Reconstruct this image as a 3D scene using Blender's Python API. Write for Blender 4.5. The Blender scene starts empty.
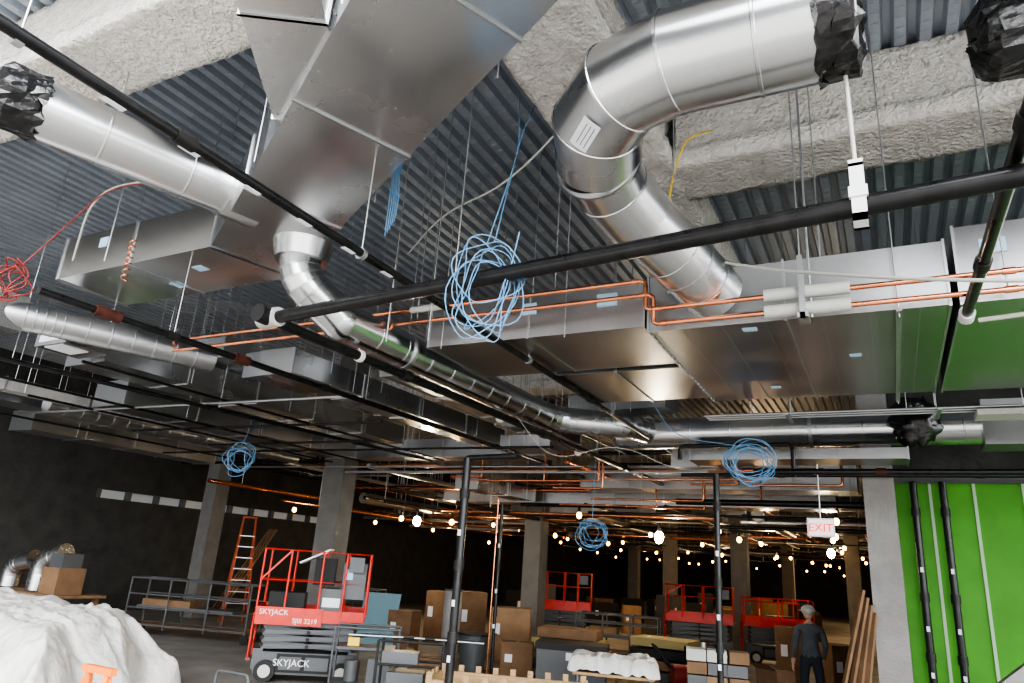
import bpy, math, random
from mathutils import Vector, Matrix, noise
random.seed(7)
CZ=2.1
# ------------------------------------------------------------------ camera
s,c=math.sin(math.radians(28.6)),math.cos(math.radians(28.6)); p=math.radians(17.7); r=math.radians(4)
F=Vector((-s*math.cos(p),c*math.cos(p),math.sin(p)));U=Vector((s*math.sin(p),-c*math.sin(p),math.cos(p)));R=Vector((c,s,0))
R2=R*math.cos(r)+U*math.sin(r);U2=U*math.cos(r)-R*math.sin(r)
cd=bpy.data.cameras.new("camera"); cam=bpy.data.objects.new("camera",cd); bpy.context.collection.objects.link(cam)
cd.sensor_width=36; cd.lens=700/1024*36; cd.clip_end=300
m=Matrix((R2,U2,-F)).transposed().to_4x4(); m.translation=(0,0,CZ); cam.matrix_world=m
bpy.context.scene.camera=cam

# ------------------------------------------------------------------ materials
def mat(name,col,rough=.5,metal=0.,var=0.,scale=5.,bump=0.,bscale=30.,rvar=0.,emis=None,es=0.,voronoi=0,spec=.5,stretch=None,coat=0,bdist=.05,trans=0):
    M=bpy.data.materials.new(name); M.use_nodes=True; nt=M.node_tree; b=nt.nodes["Principled BSDF"]
    b.inputs["Base Color"].default_value=(*col,1); b.inputs["Roughness"].default_value=rough; b.inputs["Metallic"].default_value=metal
    b.inputs["Specular IOR Level"].default_value=spec; b.inputs["Transmission Weight"].default_value=trans
    if coat: b.inputs["Coat Weight"].default_value=coat
    L=nt.links.new
    tc=nt.nodes.new("ShaderNodeTexCoord"); mp=nt.nodes.new("ShaderNodeMapping"); L(tc.outputs["Object"],mp.inputs[0])
    if stretch: mp.inputs["Scale"].default_value=stretch
    if var or rvar:
        n=nt.nodes.new("ShaderNodeTexNoise"); n.inputs["Scale"].default_value=scale; n.inputs["Detail"].default_value=5; L(mp.outputs[0],n.inputs["Vector"])
        src=n.outputs["Fac"]
        if voronoi:
            v=nt.nodes.new("ShaderNodeTexVoronoi"); v.inputs["Scale"].default_value=60; L(mp.outputs[0],v.inputs["Vector"])
            mx=nt.nodes.new("ShaderNodeMix"); mx.data_type='FLOAT'; mx.inputs[0].default_value=voronoi; L(n.outputs["Fac"],mx.inputs[2]); 
            sp=nt.nodes.new("ShaderNodeSeparateColor"); L(v.outputs["Color"],sp.inputs[0]); L(sp.outputs[0],mx.inputs[3]); src=mx.outputs[0]
        mr=nt.nodes.new("ShaderNodeMapRange"); mr.inputs[1].default_value=.25; mr.inputs[2].default_value=.75; L(src,mr.inputs[0])
        if var:
            rp=nt.nodes.new("ShaderNodeMix"); rp.data_type='RGBA'
            rp.inputs[6].default_value=(*[max(0,x*(1-var)) for x in col],1); rp.inputs[7].default_value=(*[min(1,x*(1+var)) for x in col],1)
            L(mr.outputs[0],rp.inputs[0]); L(rp.outputs[2],b.inputs["Base Color"])
        if rvar:
            m2=nt.nodes.new("ShaderNodeMapRange"); m2.inputs[3].default_value=rough-rvar; m2.inputs[4].default_value=rough+rvar; L(n.outputs["Fac"],m2.inputs[0]); L(m2.outputs[0],b.inputs["Roughness"])
    if bump:
        n2=nt.nodes.new("ShaderNodeTexNoise"); n2.inputs["Scale"].default_value=bscale; n2.inputs["Detail"].default_value=6; L(mp.outputs[0],n2.inputs["Vector"])
        bp=nt.nodes.new("ShaderNodeBump"); bp.inputs["Strength"].default_value=bump; bp.inputs["Distance"].default_value=bdist; L(n2.outputs["Fac"],bp.inputs["Height"]); L(bp.outputs[0],b.inputs["Normal"])
    if emis:
        b.inputs["Emission Color"].default_value=(*emis,1); b.inputs["Emission Strength"].default_value=es
    return M
GALV=mat("galvanised_sheet",(.62,.63,.64),.26,1,.08,.8,.12,1.1,.1,voronoi=.08,bdist=.012)
GALVD=mat("galvanised_sheet_dull",(.42,.425,.43),.32,1,.12,1.1,.12,1.1,.1,voronoi=.08,bdist=.012)
SEAM=mat("duct_flange",(.5,.51,.52),.38,1)
DECK=mat("deck_steel",(.42,.46,.52),.42,.45,.12,2,0,14,.06,voronoi=.2)
BLK=mat("black_steel_pipe",(.014,.014,.015),.3,.3,.5,9,0,40,.1,coat=.15)
BLKF=mat("pipe_fitting",(.02,.019,.019),.5,.2)
RUST=mat("rusty_fitting",(.09,.03,.022),.6,.3,.5,10)
COP=mat("copper",(.8,.34,.2),.24,1,.2,6)
FIRE=mat("sprayed_fireproofing",(.86,.83,.78),.95,0,.14,12,1.0,24,bdist=.09)
CONC=mat("concrete_floor_mat",(.22,.21,.195),.6,0,.35,1.2,.1,30)
GRND=mat("outside_ground_mat",(.42,.40,.37),.9,0,.15,.5)
COLM=mat("column_concrete",(.17,.165,.155),.85,0,.15,3,.3,25)
COLB=mat("column_concrete_light",(.3,.29,.28),.85,0,.15,3,.3,25)
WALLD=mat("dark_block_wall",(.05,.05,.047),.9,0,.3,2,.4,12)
GREEN=mat("green_sheathing",(.075,.3,.024),.6,0,.14,2)
WHITE=mat("white_paint",(.68,.69,.69),.5)
TAPE=mat("seam_tape",(.4,.52,.38),.6)
PANE=mat("dusty_glazing",(.6,.62,.62),.6,trans=.6)
BLUE=mat("blue_cable",(.15,.32,.52),.45)
REDC=mat("red_cable",(.26,.03,.025),.45)
YEL=mat("yellow_cable",(.8,.55,.05),.45)
WCAB=mat("white_cable",(.45,.45,.42),.5)
RED=mat("red_lift_paint",(.6,.035,.02),.35,0,.15,6)
GREY=mat("grey_machine",(.1,.105,.11),.45,.2)
DGREY=mat("dark_rubber",(.02,.02,.02),.7)
STRUT=mat("zinc_strut",(.5,.51,.52),.35,.9)
PLAS=mat("black_plastic_film",(.010,.010,.011),.2,0,bump=.6,bscale=9,coat=.3)
TARP=mat("white_tarp_mat",(.50,.49,.47),.34,0,.12,2,.7,7)
CARD=mat("cardboard",(.2,.12,.068),.85,0,.2,4)
CARD2=mat("cardboard_light",(.28,.175,.10),.85,0,.2,4)
WOOD=mat("raw_lumber",(.36,.24,.13),.75,0,.25,5,stretch=(1,1,8))
ORANGE=mat("orange_paint",(.8,.2,.03),.5)
LADM=mat("ladder_orange",(.36,.08,.03),.6)
LBLUE=mat("light_blue_board",(.16,.28,.33),.6)
YBOX=mat("yellow_insulation",(.3,.24,.11),.8)
LABEL=mat("paper_label",(.75,.77,.8),.7)
BTAG=mat("blue_tag",(.45,.65,.82),.7)
SKIN=mat("skin",(.5,.3,.22),.6)
SHIRT=mat("grey_shirt",(.09,.1,.11),.9,0,.15,8,.3,20)
PANTS=mat("work_trousers",(.03,.035,.05),.9)
BOOT=mat("boot_leather",(.1,.06,.035),.7)
BULB=mat("bulb_glow",(1,.8,.5),.5,emis=(1,.52,.15),es=14)
BULBW=mat("bulb_glow_white",(1,1,.9),.5,emis=(1,.86,.62),es=140)
for M in (BULB,BULBW): M.cycles.emission_sampling='NONE'
REDT=mat("exit_red",(.8,.02,.02),.5,emis=(1,.05,.03),es=.8)
EXITP=mat("exit_face",(.8,.8,.8),.5,emis=(1,.7,.65),es=.4)

# ------------------------------------------------------------------ mesh builder
class MB:
    def __init__(s,M=None): s.v=[];s.f=[];s.m=[];s.sm=[];s.mats=[];s.M=M or Matrix.Identity(4)
    def mi(s,mt):
        if mt not in s.mats: s.mats.append(mt)
        return s.mats.index(mt)
    def add(s,vs,fs,mt,smooth=False):
        o=len(s.v); s.v+= [s.M@Vector(x) for x in vs]; k=s.mi(mt)
        for f in fs: s.f.append([i+o for i in f]); s.m.append(k); s.sm.append(smooth)
    def prism(s,poly,z0,z1,mt):
        n=len(poly); a=sum(poly[i][0]*poly[(i+1)%n][1]-poly[(i+1)%n][0]*poly[i][1] for i in range(n))
        if a<0: poly=poly[::-1]
        vs=[(x,y,z0) for x,y in poly]+[(x,y,z1) for x,y in poly]
        fs=[list(range(n))[::-1],list(range(n,2*n))]+[[i,(i+1)%n,n+(i+1)%n,n+i] for i in range(n)]
        s.add(vs,fs,mt)
    def box(s,x0,x1,y0,y1,z0,z1,mt): s.prism([(x0,y0),(x1,y0),(x1,y1),(x0,y1)],z0,z1,mt)
    def obox(s,a,b,w,h,mt,up=Vector((0,0,1))):
        a=Vector(a);b=Vector(b);t=(b-a).normalized()
        if abs(t.dot(up))>.98: up=Vector((0,1,0))
        x=t.cross(up).normalized()*w/2; y=x.cross(t).normalized()*h/2
        vs=[a-x-y,a+x-y,a+x+y,a-x+y,b-x-y,b+x-y,b+x+y,b-x+y]
        s.add(vs,[[3,2,1,0],[4,5,6,7],[0,1,5,4],[1,2,6,5],[2,3,7,6],[3,0,4,7]],mt)
    def tube(s,pts,r,mt,seg=12,cap=True,smooth=True,closed=False):
        P=[Vector(q) for q in pts]; n=len(P); rad=r if isinstance(r,(list,tuple)) else [r]*n
        T=[]
        for i in range(n):
            a=P[(i-1)%n] if (closed or i>0) else P[i]; b=P[(i+1)%n] if (closed or i<n-1) else P[i]
            d=Vector((0,0,0))
            if (P[i]-a).length>1e-9: d+=(P[i]-a).normalized()
            if (b-P[i]).length>1e-9: d+=(b-P[i]).normalized()
            T.append(d.normalized() if d.length>1e-9 else Vector((0,0,1)))
        u=T[0].cross(Vector((0,0,1)))
        if u.length<.05: u=T[0].cross(Vector((1,0,0)))
        u.normalize(); vs=[]
        for i in range(n):
            u=(u-T[i]*u.dot(T[i])); u.normalize(); w=T[i].cross(u)
            for k in range(seg):
                a=2*math.pi*k/seg; vs.append(P[i]+(u*math.cos(a)+w*math.sin(a))*rad[i])
        fs=[]
        for i in range(n if closed else n-1):
            j=(i+1)%n
            for k in range(seg): k2=(k+1)%seg; fs.append([i*seg+k,i*seg+k2,j*seg+k2,j*seg+k])
        s.add(vs,fs,mt,smooth)
        if cap and not closed:
            s.add(vs[:seg],[list(range(seg))[::-1]],mt); s.add(vs[-seg:],[list(range(seg))],mt)
        return T
    def cyl(s,a,b,r,mt,seg=12,r2=None): s.tube([a,b],[r,r if r2 is None else r2],mt,seg)
    def ball(s,cn,r,mt,sc=(1,1,1),seg=12,rings=8,nz=0):
        vs=[];fs=[];cn=Vector(cn)
        for i in range(rings+1):
            th=math.pi*i/rings
            for k in range(seg):
                a=2*math.pi*k/seg; d=Vector((math.sin(th)*math.cos(a)*sc[0],math.sin(th)*math.sin(a)*sc[1],math.cos(th)*sc[2]))
                q=r*(1+ (nz*noise.noise(d*3.1+cn) if nz else 0)); vs.append(cn+d*q)
        for i in range(rings):
            for k in range(seg): k2=(k+1)%seg; fs.append([i*seg+k,(i+1)*seg+k,(i+1)*seg+k2,i*seg+k2])
        s.add(vs,fs,mt,True)
    def obj(s,name,parent=None):
        me=bpy.data.meshes.new(name); me.from_pydata([tuple(x) for x in s.v],[],s.f)
        for M in s.mats: me.materials.append(M)
        me.polygons.foreach_set("material_index",s.m); me.polygons.foreach_set("use_smooth",s.sm); me.validate(); me.update()
        o=bpy.data.objects.new(name,me); bpy.context.collection.objects.link(o)
        if parent: o.parent=parent
        return o
def fillet(pts,rad,n=5):
    P=[Vector(q) for q in pts]; out=[P[0]]
    for i in range(1,len(P)-1):
        a=(P[i-1]-P[i]);b=(P[i+1]-P[i]); la,lb=a.length,b.length; a.normalize();b.normalize()
        d=min(rad,la*.48,lb*.48); p0=P[i]+a*d;p2=P[i]+b*d
        for k in range(n+1):
            t=k/n; out.append(p0*(1-t)**2+P[i]*2*t*(1-t)+p2*t*t)
    out.append(P[-1]); return out
def resample(pts,step):
    P=[Vector(q) for q in pts]; out=[P[0]]; 
    for a,b in zip(P,P[1:]):
        L=(b-a).length; n=max(1,int(round(L/step)))
        for k in range(1,n+1): out.append(a.lerp(b,k/n))
    return out
def gored(b,path,rads,mt,seg=36,band=.005,bw=.009):
    """sheet-metal tube made of separate gores: each segment is its own smooth skin, joints carry a thin bead"""
    P=[Vector(q) for q in path]; n=len(P); rads=rads if isinstance(rads,(list,tuple)) else [rads]*n
    T=[]
    for i in range(n):
        d=Vector((0,0,0))
        if i>0: d+=(P[i]-P[i-1]).normalized()
        if i<n-1: d+=(P[i+1]-P[i]).normalized()
        T.append(d.normalized())
    u=T[0].cross(Vector((0,0,1)))
    if u.length<.05: u=T[0].cross(Vector((1,0,0)))
    u.normalize(); rings=[]
    for i in range(n):
        u=(u-T[i]*u.dot(T[i])).normalized(); w=T[i].cross(u)
        rings.append((u.copy(),w.copy()))
    def ring(i,off,rr):
        u,w=rings[i]; return [P[i]+T[i]*off+(u*math.cos(2*math.pi*k/seg)+w*math.sin(2*math.pi*k/seg))*rr for k in range(seg)]
    q=[[k,(k+1)%seg,seg+(k+1)%seg,seg+k] for k in range(seg)]
    for i in range(n-1): b.add(ring(i,0,rads[i])+ring(i+1,0,rads[i+1]),q,mt,True)
    for i in range(n):
        if 0<i<n-1:
            R_=rads[i]+band
            b.add(ring(i,-bw,R_)+ring(i,bw,R_),q,mt,True)
            b.add(ring(i,-bw-.004,R_-band)+ring(i,-bw,R_),q,mt,False); b.add(ring(i,bw,R_)+ring(i,bw+.004,R_-band),q,mt,False)
    b.add(ring(0,0,rads[0]),[list(range(seg))[::-1]],mt); b.add(ring(n-1,0,rads[-1]),[list(range(seg))],mt)
def round_duct(name,pts,rad,mt=GALV,ridge=.45,frad=.6,n=5,seg=36,band=.004):
    b=MB(); P=resample(fillet(pts,frad,n),ridge); gored(b,P,rad,mt,seg,band,.006); return b
def rect_duct(b,poly_pts,w,z0,z1,mt=GALV,step=1.25,flr=.02):
    P=[Vector((x,y)) for x,y in poly_pts]; L=[];Rr=[]
    n=len(P)
    for i in range(n):
        d1=(P[i]-P[i-1]).normalized() if i>0 else None; d2=(P[i+1]-P[i]).normalized() if i<n-1 else None
        d=((d1 or d2)+(d2 or d1)).normalized(); nn=Vector((-d.y,d.x)); k=1/max(.4,nn.dot(Vector((-(d1 or d2).y,(d1 or d2).x))))
        ww=w[i] if isinstance(w,(list,tuple)) else w
        L.append(P[i]+nn*ww/2*k); Rr.append(P[i]-nn*ww/2*k)
    for i in range(n-1):
        b.prism([tuple(L[i]),tuple(L[i+1]),tuple(Rr[i+1]),tuple(Rr[i])],z0,z1,mt)
        ln=(P[i+1]-P[i]).length; k=max(1,int(round(ln/step)))
        d=(P[i+1]-P[i]).normalized()
        for j in range(k+1):
            t=j/k; l=L[i].lerp(L[i+1],t); q=Rr[i].lerp(Rr[i+1],t); e=(l-q).normalized()*flr; l2=l+e;q2=q-e; dd=d*.01
            b.prism([tuple(l2-dd),tuple(l2+dd),tuple(q2+dd),tuple(q2-dd)],z0-flr,z1+flr,SEAM)
    return b
def pipe(name,pts,rad,mt=BLK,coup=3.2,frad=.12,fit=BLKF,seg=14):
    b=MB(); q=fillet(pts,frad,5); b.tube(q,rad,mt,seg)
    for a,c2 in zip(pts,pts[1:]):
        a=Vector(a);c2=Vector(c2);L=(c2-a).length
        if coup and L>coup*1.2:
            d=(c2-a)/L; k=coup*.6
            while k<L: b.cyl(a+d*(k-.06),a+d*(k+.06),rad*1.3,fit,seg); k+=coup
    return b
DZ=6.8
def rod(b,x,y,z,r=.006,top=DZ): b.cyl((x,y,z),(x,y,top),r,STRUT,6)

# ------------------------------------------------------------------ shell
b=MB(); b.box(-21,9,-1.5,62,-.3,0,CONC); b.obj("floor")
b=MB(); b.box(-60,60,-60,-1.5,-.4,-.1,GRND); b.box(9,60,-1.5,62,-.4,-.1,GRND); b.obj("ground_outside")
b=MB()
x=-21.; vs=[];fs=[];prof=[]; Y0=1.2
while x<9:
    prof+=[(x,DZ),(x+.09,DZ),(x+.115,DZ+.075),(x+.175,DZ+.075)]; x+=.2
for (xx,zz) in prof: vs+=[(xx,Y0,zz),(xx,62,zz)]
for i in range(len(prof)-1): fs.append([2*i,2*i+1,2*i+3,2*i+2])
b.add(vs,fs,DECK)
b.box(-21,9,Y0,62,DZ+.09,DZ+.3,CONC)
x=-21.
while x<2:
    if x>-13:
        y=1.3
        while y<9.5:
            b.box(x+.015,x+.075,y,y+.03,DZ-.007,DZ+.001,DECK)
            y+=.13
    x+=.2
b.obj("ceiling")
b=MB()
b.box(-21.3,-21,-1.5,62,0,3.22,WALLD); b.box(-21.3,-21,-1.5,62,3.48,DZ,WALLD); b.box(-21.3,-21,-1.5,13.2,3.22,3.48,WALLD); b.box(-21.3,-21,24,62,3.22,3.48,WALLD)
b.obj("wall_left")
b=MB(); b.box(-21.2,-21.18,13.2,24,3.22,3.48,PANE); y=13.2
while y<24: b.box(-21.14,-20.98,y,y+.14,3.22,3.48,GREY); y+=1.0
b.obj("window_1")
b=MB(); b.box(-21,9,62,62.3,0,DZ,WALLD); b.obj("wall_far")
b=MB(); b.box(.3,.5,12.6,62,0,DZ,WALLD); b.obj("wall_inner")
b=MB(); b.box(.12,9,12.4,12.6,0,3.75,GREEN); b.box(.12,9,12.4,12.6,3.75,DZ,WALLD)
for xx in (.56,1.12,1.72,2.3,2.9,3.5,4.1,4.7,5.3,5.9): b.box(xx,xx+.04,12.385,12.401,0,3.75,TAPE)
b.box(.12,9,12.36,12.402,3.7,3.8,GREY)
b.obj("wall_green")

def beamsec(b,x0,x1,y0,y1,z0,axis,fine=.06):
    def lump(x0,x1,y0,y1,z0,z1,na,nz_):
        L=(x1-x0) if axis=='x' else (y1-y0); k=int(L/fine)
        a0,a1=(y0,y1) if axis=='x' else (x0,x1)
        prof=[]
        for t in range(na+1): prof.append((a0+(a1-a0)*t/na,z0))
        for t in range(1,nz_): prof.append((a1,z0+(z1-z0)*t/nz_))
        for t in range(na+1): prof.append((a1-(a1-a0)*t/na,z1))
        for t in range(1,nz_): prof.append((a0,z1-(z1-z0)*t/nz_))
        vs=[];m_=len(prof)
        for i in range(k+1):
            u=(x0 if axis=='x' else y0)+L*i/k
            for (a,z) in prof:
                q=Vector((u*4,a*5,z*5)); q2=q*3.3; d=noise.noise(q)*.02+noise.noise(q2)*.016; e=noise.noise(q+Vector((9,9,9)))*.02+noise.noise(q2+Vector((5,9,9)))*.016
                vs.append((u,a+d,z+e) if axis=='x' else (a+d,u,z+e))
        fs=[[i*m_+j,i*m_+(j+1)%m_,(i+1)*m_+(j+1)%m_,(i+1)*m_+j] for i in range(k) for j in range(m_)]
        b.add(vs,fs,FIRE,True)
    a0,a1=(y0,y1) if axis=='x' else (x0,x1); w=a1-a0
    lump(x0,x1,y0,y1,z0,z0+.2,10,3)
    if axis=='x': lump(x0,x1,y0+w*.14,y1-w*.14,z0+.1,DZ,8,10)
    else: lump(x0+w*.14,x1-w*.14,y0,y1,z0+.1,DZ,8,10)
b=MB(); beamsec(b,-1.6,9,6.0,6.7,5.95,'x'); b.obj("fireproofed_beam")
b=MB(); beamsec(b,-14,4,2.45,3.1,6.0,'x'); b.obj("fireproofed_beam")
b=MB(); beamsec(b,-2.45,-1.6,3.12,14,5.95,'y'); b.obj("fireproofed_girder")
b=MB(); beamsec(b,-21,9,14,14.7,6.0,'x',.2); b.obj("fireproofed_beam")

def column(x0,x1,y0,y1,ftop=DZ,mt=COLM):
    b=MB(); b.box(x0,x1,y0,y1,0,ftop,mt); b.box(x0-.02,x1+.02,y0-.02,y1+.02,0,.25,mt); b.obj("concrete_column")
column(-.31,.11,11.9,12.35,DZ,COLB)
column(-12.0,-11.4,13.0,13.5)
column(-18.9,-18.4,15.3,15.8)
column(-9.0,-8.5,18,18.5)
for (x,y) in ((-12.,24),(-4.6,24),(-12,36),(-4.6,36),(-8.5,30),(-1.6,30),(-8,44)): column(x,x+.5,y,y+.5)

# ------------------------------------------------------------------ big rectangular duct (30 degree offset) 
zb,zt=5.0,5.52
b=MB()
d=Vector((.866,-.5)); nrm=Vector((.5,.866))
c0=Vector((-5.8,4.75)); c1=c0+d*7.6
rect_duct(b,[(-8.6,4.75),(-5.8,4.75),tuple(c1)],.92,zb,zt,GALV,1.5,.014)
b.box(-7.3,-7.15,4.85,5.0,zb-.006,zb,BTAG); b.box(-6.6,-6.45,4.6,4.72,zb-.006,zb,BTAG)
b.box(-7.9,-7.75,4.283,4.29,5.3,5.42,BTAG)
for t in (.4,2.2,4.2): 
    q=c0+d*t
    for sg in(-1,1): rod(b,q.x+nrm.x*.5*sg,q.y+nrm.y*.5*sg,zb-.05)
b.obj("rectangular_duct")
b=MB(); rect_duct(b,[(-3.45,3.12),(-2.9,2.25),(-2.3,1.3)],[.6,.5,.5],5.06,5.46,GALV,.9,.014); b.obj("rectangular_branch_duct")
b=round_duct("x",[(-5.75,2.15,5.28),(-5.1,4.1,5.25)],.245,GALV,.62)
b.cyl((-5.2,3.78,5.25),(-5.1,4.1,5.25),.27,GALV,32)
P=Vector((-5.75,2.15,5.28)); dr=Vector((.6,1.8,0)).normalized()
def film(b,P,dr,R_,L1=.25,L2=.14,seed=0,amp=.11):
    P=Vector(P); u=dr.cross(Vector((0,0,1))).normalized(); w=u.cross(dr); vs=[];fs=[]; S=36; rows=[(-L2,.12),(-L2*.9,.55),(-L2*.5,.95),(0,1.03),(L1*.4,1.03),(L1*.6,1.02),(L1*.85,1.04),(L1,1.08)]
    for i,(t,k) in enumerate(rows):
        for j in range(S):
            a=2*math.pi*j/S; nn=noise.noise(Vector((math.cos(a)*3.5+seed,math.sin(a)*3.5,i*.9)))
            rr=R_*(k+amp*nn*(1 if i!=5 else .2)); vs.append(P+dr*(t+.07*noise.noise(Vector((a*3,i,seed))))+(u*math.cos(a)+w*math.sin(a))*rr)
    for i in range(len(rows)-1):
        for j in range(S): fs.append([i*S+j,i*S+(j+1)%S,(i+1)*S+(j+1)%S,(i+1)*S+j])
    fs.append(list(range(S))[::-1]); b.add(vs,fs,PLAS,False)
film(b,P,dr,.255,.24,.1,3)
rod(b,-5.6,2.9,5.5,top=6.0)
b.obj("round_stub_duct")
b=MB(); pts=[(-4.95,4.6,5.0),(-4.9,4.56,4.62),(-4.68,5.0,4.3),(-4.5,9.75,4.3),(-3.9,10.15,4.3)]
P_=resample(fillet([pts[0],pts[1],pts[2]],.3,4),.3); gored(b,P_,.2,GALV,32,.004,.006)
P_=resample(fillet([pts[2],pts[3],pts[4]],.4,4),.42); gored(b,P_,.2,GALV,32,.004,.006)
b.ball(pts[2],.202,GALV,(1,1,1),28,16)
b.cyl((-4.95,4.6,4.82),(-4.95,4.6,5.01),.25,GALV,28,r2=.3)
for yy in (6.0,8.0): b.cyl((-4.62,yy,4.3),(-4.615,yy+.03,4.3),.204,SEAM,28); rod(b,-4.6,yy+.02,4.5)
b.obj("spiral_duct")
b=round_duct("x",[(-8.9,4.0,4.5),(-8.72,4.35,4.5),(-8.0,6.2,4.5)],.17,GALVD,.25,.4,4)
b.box(-9.3,-8.75,3.7,4.15,4.3,4.72,GALV); rod(b,-8.5,5.0,4.6); b.obj("spiral_duct")

# ------------------------------------------------------------------ big round duct, upper right
path=[Vector(q) for q in ((.06,3.60,5.14),(-.45,3.58,5.13),(-.95,3.56,5.12),(-1.3,3.64,5.10),(-1.56,3.88,5.06),(-1.68,4.22,5.0),(-1.69,4.55,4.94),(-1.6,4.9,4.84),(-1.42,5.32,4.7),(-1.2,5.9,4.50))]
b=MB(); gored(b,path[:6],.32,GALV,44,.006,.008); gored(b,[path[5],path[5].lerp(path[6],.35)],[.32,.285],GALV,44); gored(b,[path[5].lerp(path[6],.35)]+path[6:8],.285,GALV,44,.006,.008); gored(b,path[7:],.265,GALV,44,.006,.008)
b.cyl(path[5]-Vector((0,.012,0)),path[5]+Vector((0,.012,0)),.33,SEAM,40); b.cyl(path[7]-Vector((-.01,.02,0)),path[7]+Vector((0,.02,0)),.293,SEAM,40)
film(b,path[0],Vector((-1,0,0)),.322,.20,.03,8,.05)
rod(b,-.4,3.58,5.4); rod(b,-1.3,4.9,5.1)
for t in (0.3,.65):
    q=path[8].lerp(path[9],t); dd=(path[9]-path[8]).normalized(); b.cyl(q-dd*.008,q+dd*.008,.27,SEAM,36)
b.obj("round_duct_elbow")
# paper label wrapped on the elbow gore
b=MB(); A=path[3].lerp(path[4],.12); B_=path[4].lerp(path[5],.1); ax=(B_-A).normalized()
n0=(Vector((-.35,-.3,2.3))-A.lerp(B_,.5)); n0=(n0-ax*n0.dot(ax)).normalized(); m0=ax.cross(n0)
def wrap(t0,t1,a0,a1,rr,mt):
    vs=[];fs=[]
    for i in range(9):
        a=a0+(a1-a0)*i/8; dn=n0*math.cos(a)+m0*math.sin(a)
        vs+=[A+(B_-A)*t0+dn*rr,A+(B_-A)*t1+dn*rr]
    for i in range(8): fs.append([2*i,2*i+1,2*i+3,2*i+2])
    b.add(vs,fs,mt,True)
wrap(.1,.85,-.2,.2,.332,LABEL)
for k in range(3): wrap(.2,.75,-.12+.09*k,-.105+.09*k,.334,GREY)
b.obj("duct_label")
b=round_duct("x",[(.85,4.3,5.3),(3.5,4.3,5.35)],.22,GALV,.6); film(b,(.80,4.3,5.3),Vector((1,0,0)),.25,.35,.12,21); b.obj("round_stub_duct")

# ------------------------------------------------------------------ main rectangular trunk at right
b=MB()
rect_duct(b,[(-1.8,7.25),(.55,7.25)],2.75,4.2,4.73,GALVD,1.17,.014)
rect_duct(b,[(.62,7.25),(8.5,7.25)],2.75,4.2,4.83,GALVD,1.5,.014)
for xx in (-1.5,-1.15,-.8,-.35,0,.35): b.box(xx,xx+.006,5.9,8.6,4.197,4.2,SEAM)
for k in range(20): b.cyl((-1.78,5.95+.135*k,4.17),(-1.78,5.95+.135*k,4.19),.012,STRUT,6)
b.box(-1.05,-.95,8.05,8.13,4.194,4.2,BTAG); b.box(-.2,-.1,7.0,7.08,4.194,4.2,BTAG); b.box(-1.0,-.88,6.0,6.08,4.194,4.2,BTAG)
b.box(.78,.95,5.862,5.868,4.58,4.7,BTAG); b.box(-1.62,-1.45,5.862,5.87,4.55,4.68,BTAG)
for xx in (.2,1.9,3.4):
    rod(b,xx,5.78,4.1); rod(b,xx,8.72,4.1); b.box(xx-.02,xx+.02,5.72,8.78,4.13,4.16,STRUT)
b.obj("rectangular_trunk_duct")
b=MB()
rect_duct(b,[(-4.22,6.5),(-1.84,6.5)],[1.25,1.25],4.26,4.7,GALVD,1.2,.014)
b.box(-3.1,-2.95,5.86,5.88,4.5,4.62,BTAG); b.box(-2.3,-2.1,5.85,5.876,4.5,4.62,BTAG)
for xx in(-4.0,-2.6): rod(b,xx,5.8,4.2); rod(b,xx,7.2,4.2)
b.obj("rectangular_duct")
b=MB(); rect_duct(b,[(-3.3,7.9),(-1.84,7.9)],[1.4,1.4],4.24,4.66,GALVD,.75,.014); b.obj("rectangular_duct")

# ------------------------------------------------------------------ copper lines
b=MB()
for k,dz in enumerate((0,.14)):
    zl=4.20+dz-.02; zh=4.46+dz; xo=-1.75-(.07*k)+.07
    pts=[(6,5.62,zl),(xo,5.62,zl),(xo,5.62,zh),(-8.4,5.62,zh)]
    b.tube(fillet(pts,.06,5),.021,COP,12)
    for q,dv in(((xo,5.62,zl),(1,0,0)),((xo,5.62,zh),(-1,0,0))):
        v=Vector(q)+Vector(dv)*.07; b.cyl(v,v+Vector(dv)*.05,.027,COP,12)
    for xx in (.9,2.9,-3.5,-5.6): 
        zz=zl if xx>xo else zh; b.cyl((xx-.04,5.62,zz),(xx+.04,5.62,zz),.027,COP,12)
b.obj("copper_pipe_run")
b=MB()
for zz in (4.18,4.32): b.cyl((-.75,5.6,zz),(-.12,5.6,zz),.052,WCAB,16)
b.box(-.5,-.42,5.5,5.7,4.08,4.12,STRUT); b.box(-.48,-.44,5.5,5.54,4.08,4.6,STRUT)
rod(b,-.46,5.52,4.1); rod(b,-.40,5.6,4.1)
b.obj("insulated_pipe_support")
b=MB(); b.cyl((-4.3,5.62,4.6),(-3.9,5.62,4.6),.035,WCAB,16); rod(b,-4.2,5.6,4.5); b.obj("insulated_pipe_support")
b=MB(); b.tube([(-6.6+.03*math.cos(k*.8),3.9+.03*math.sin(k*.8),4.55+.008*k) for k in range(60)],.008,COP,6); b.obj("copper_coil")

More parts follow.
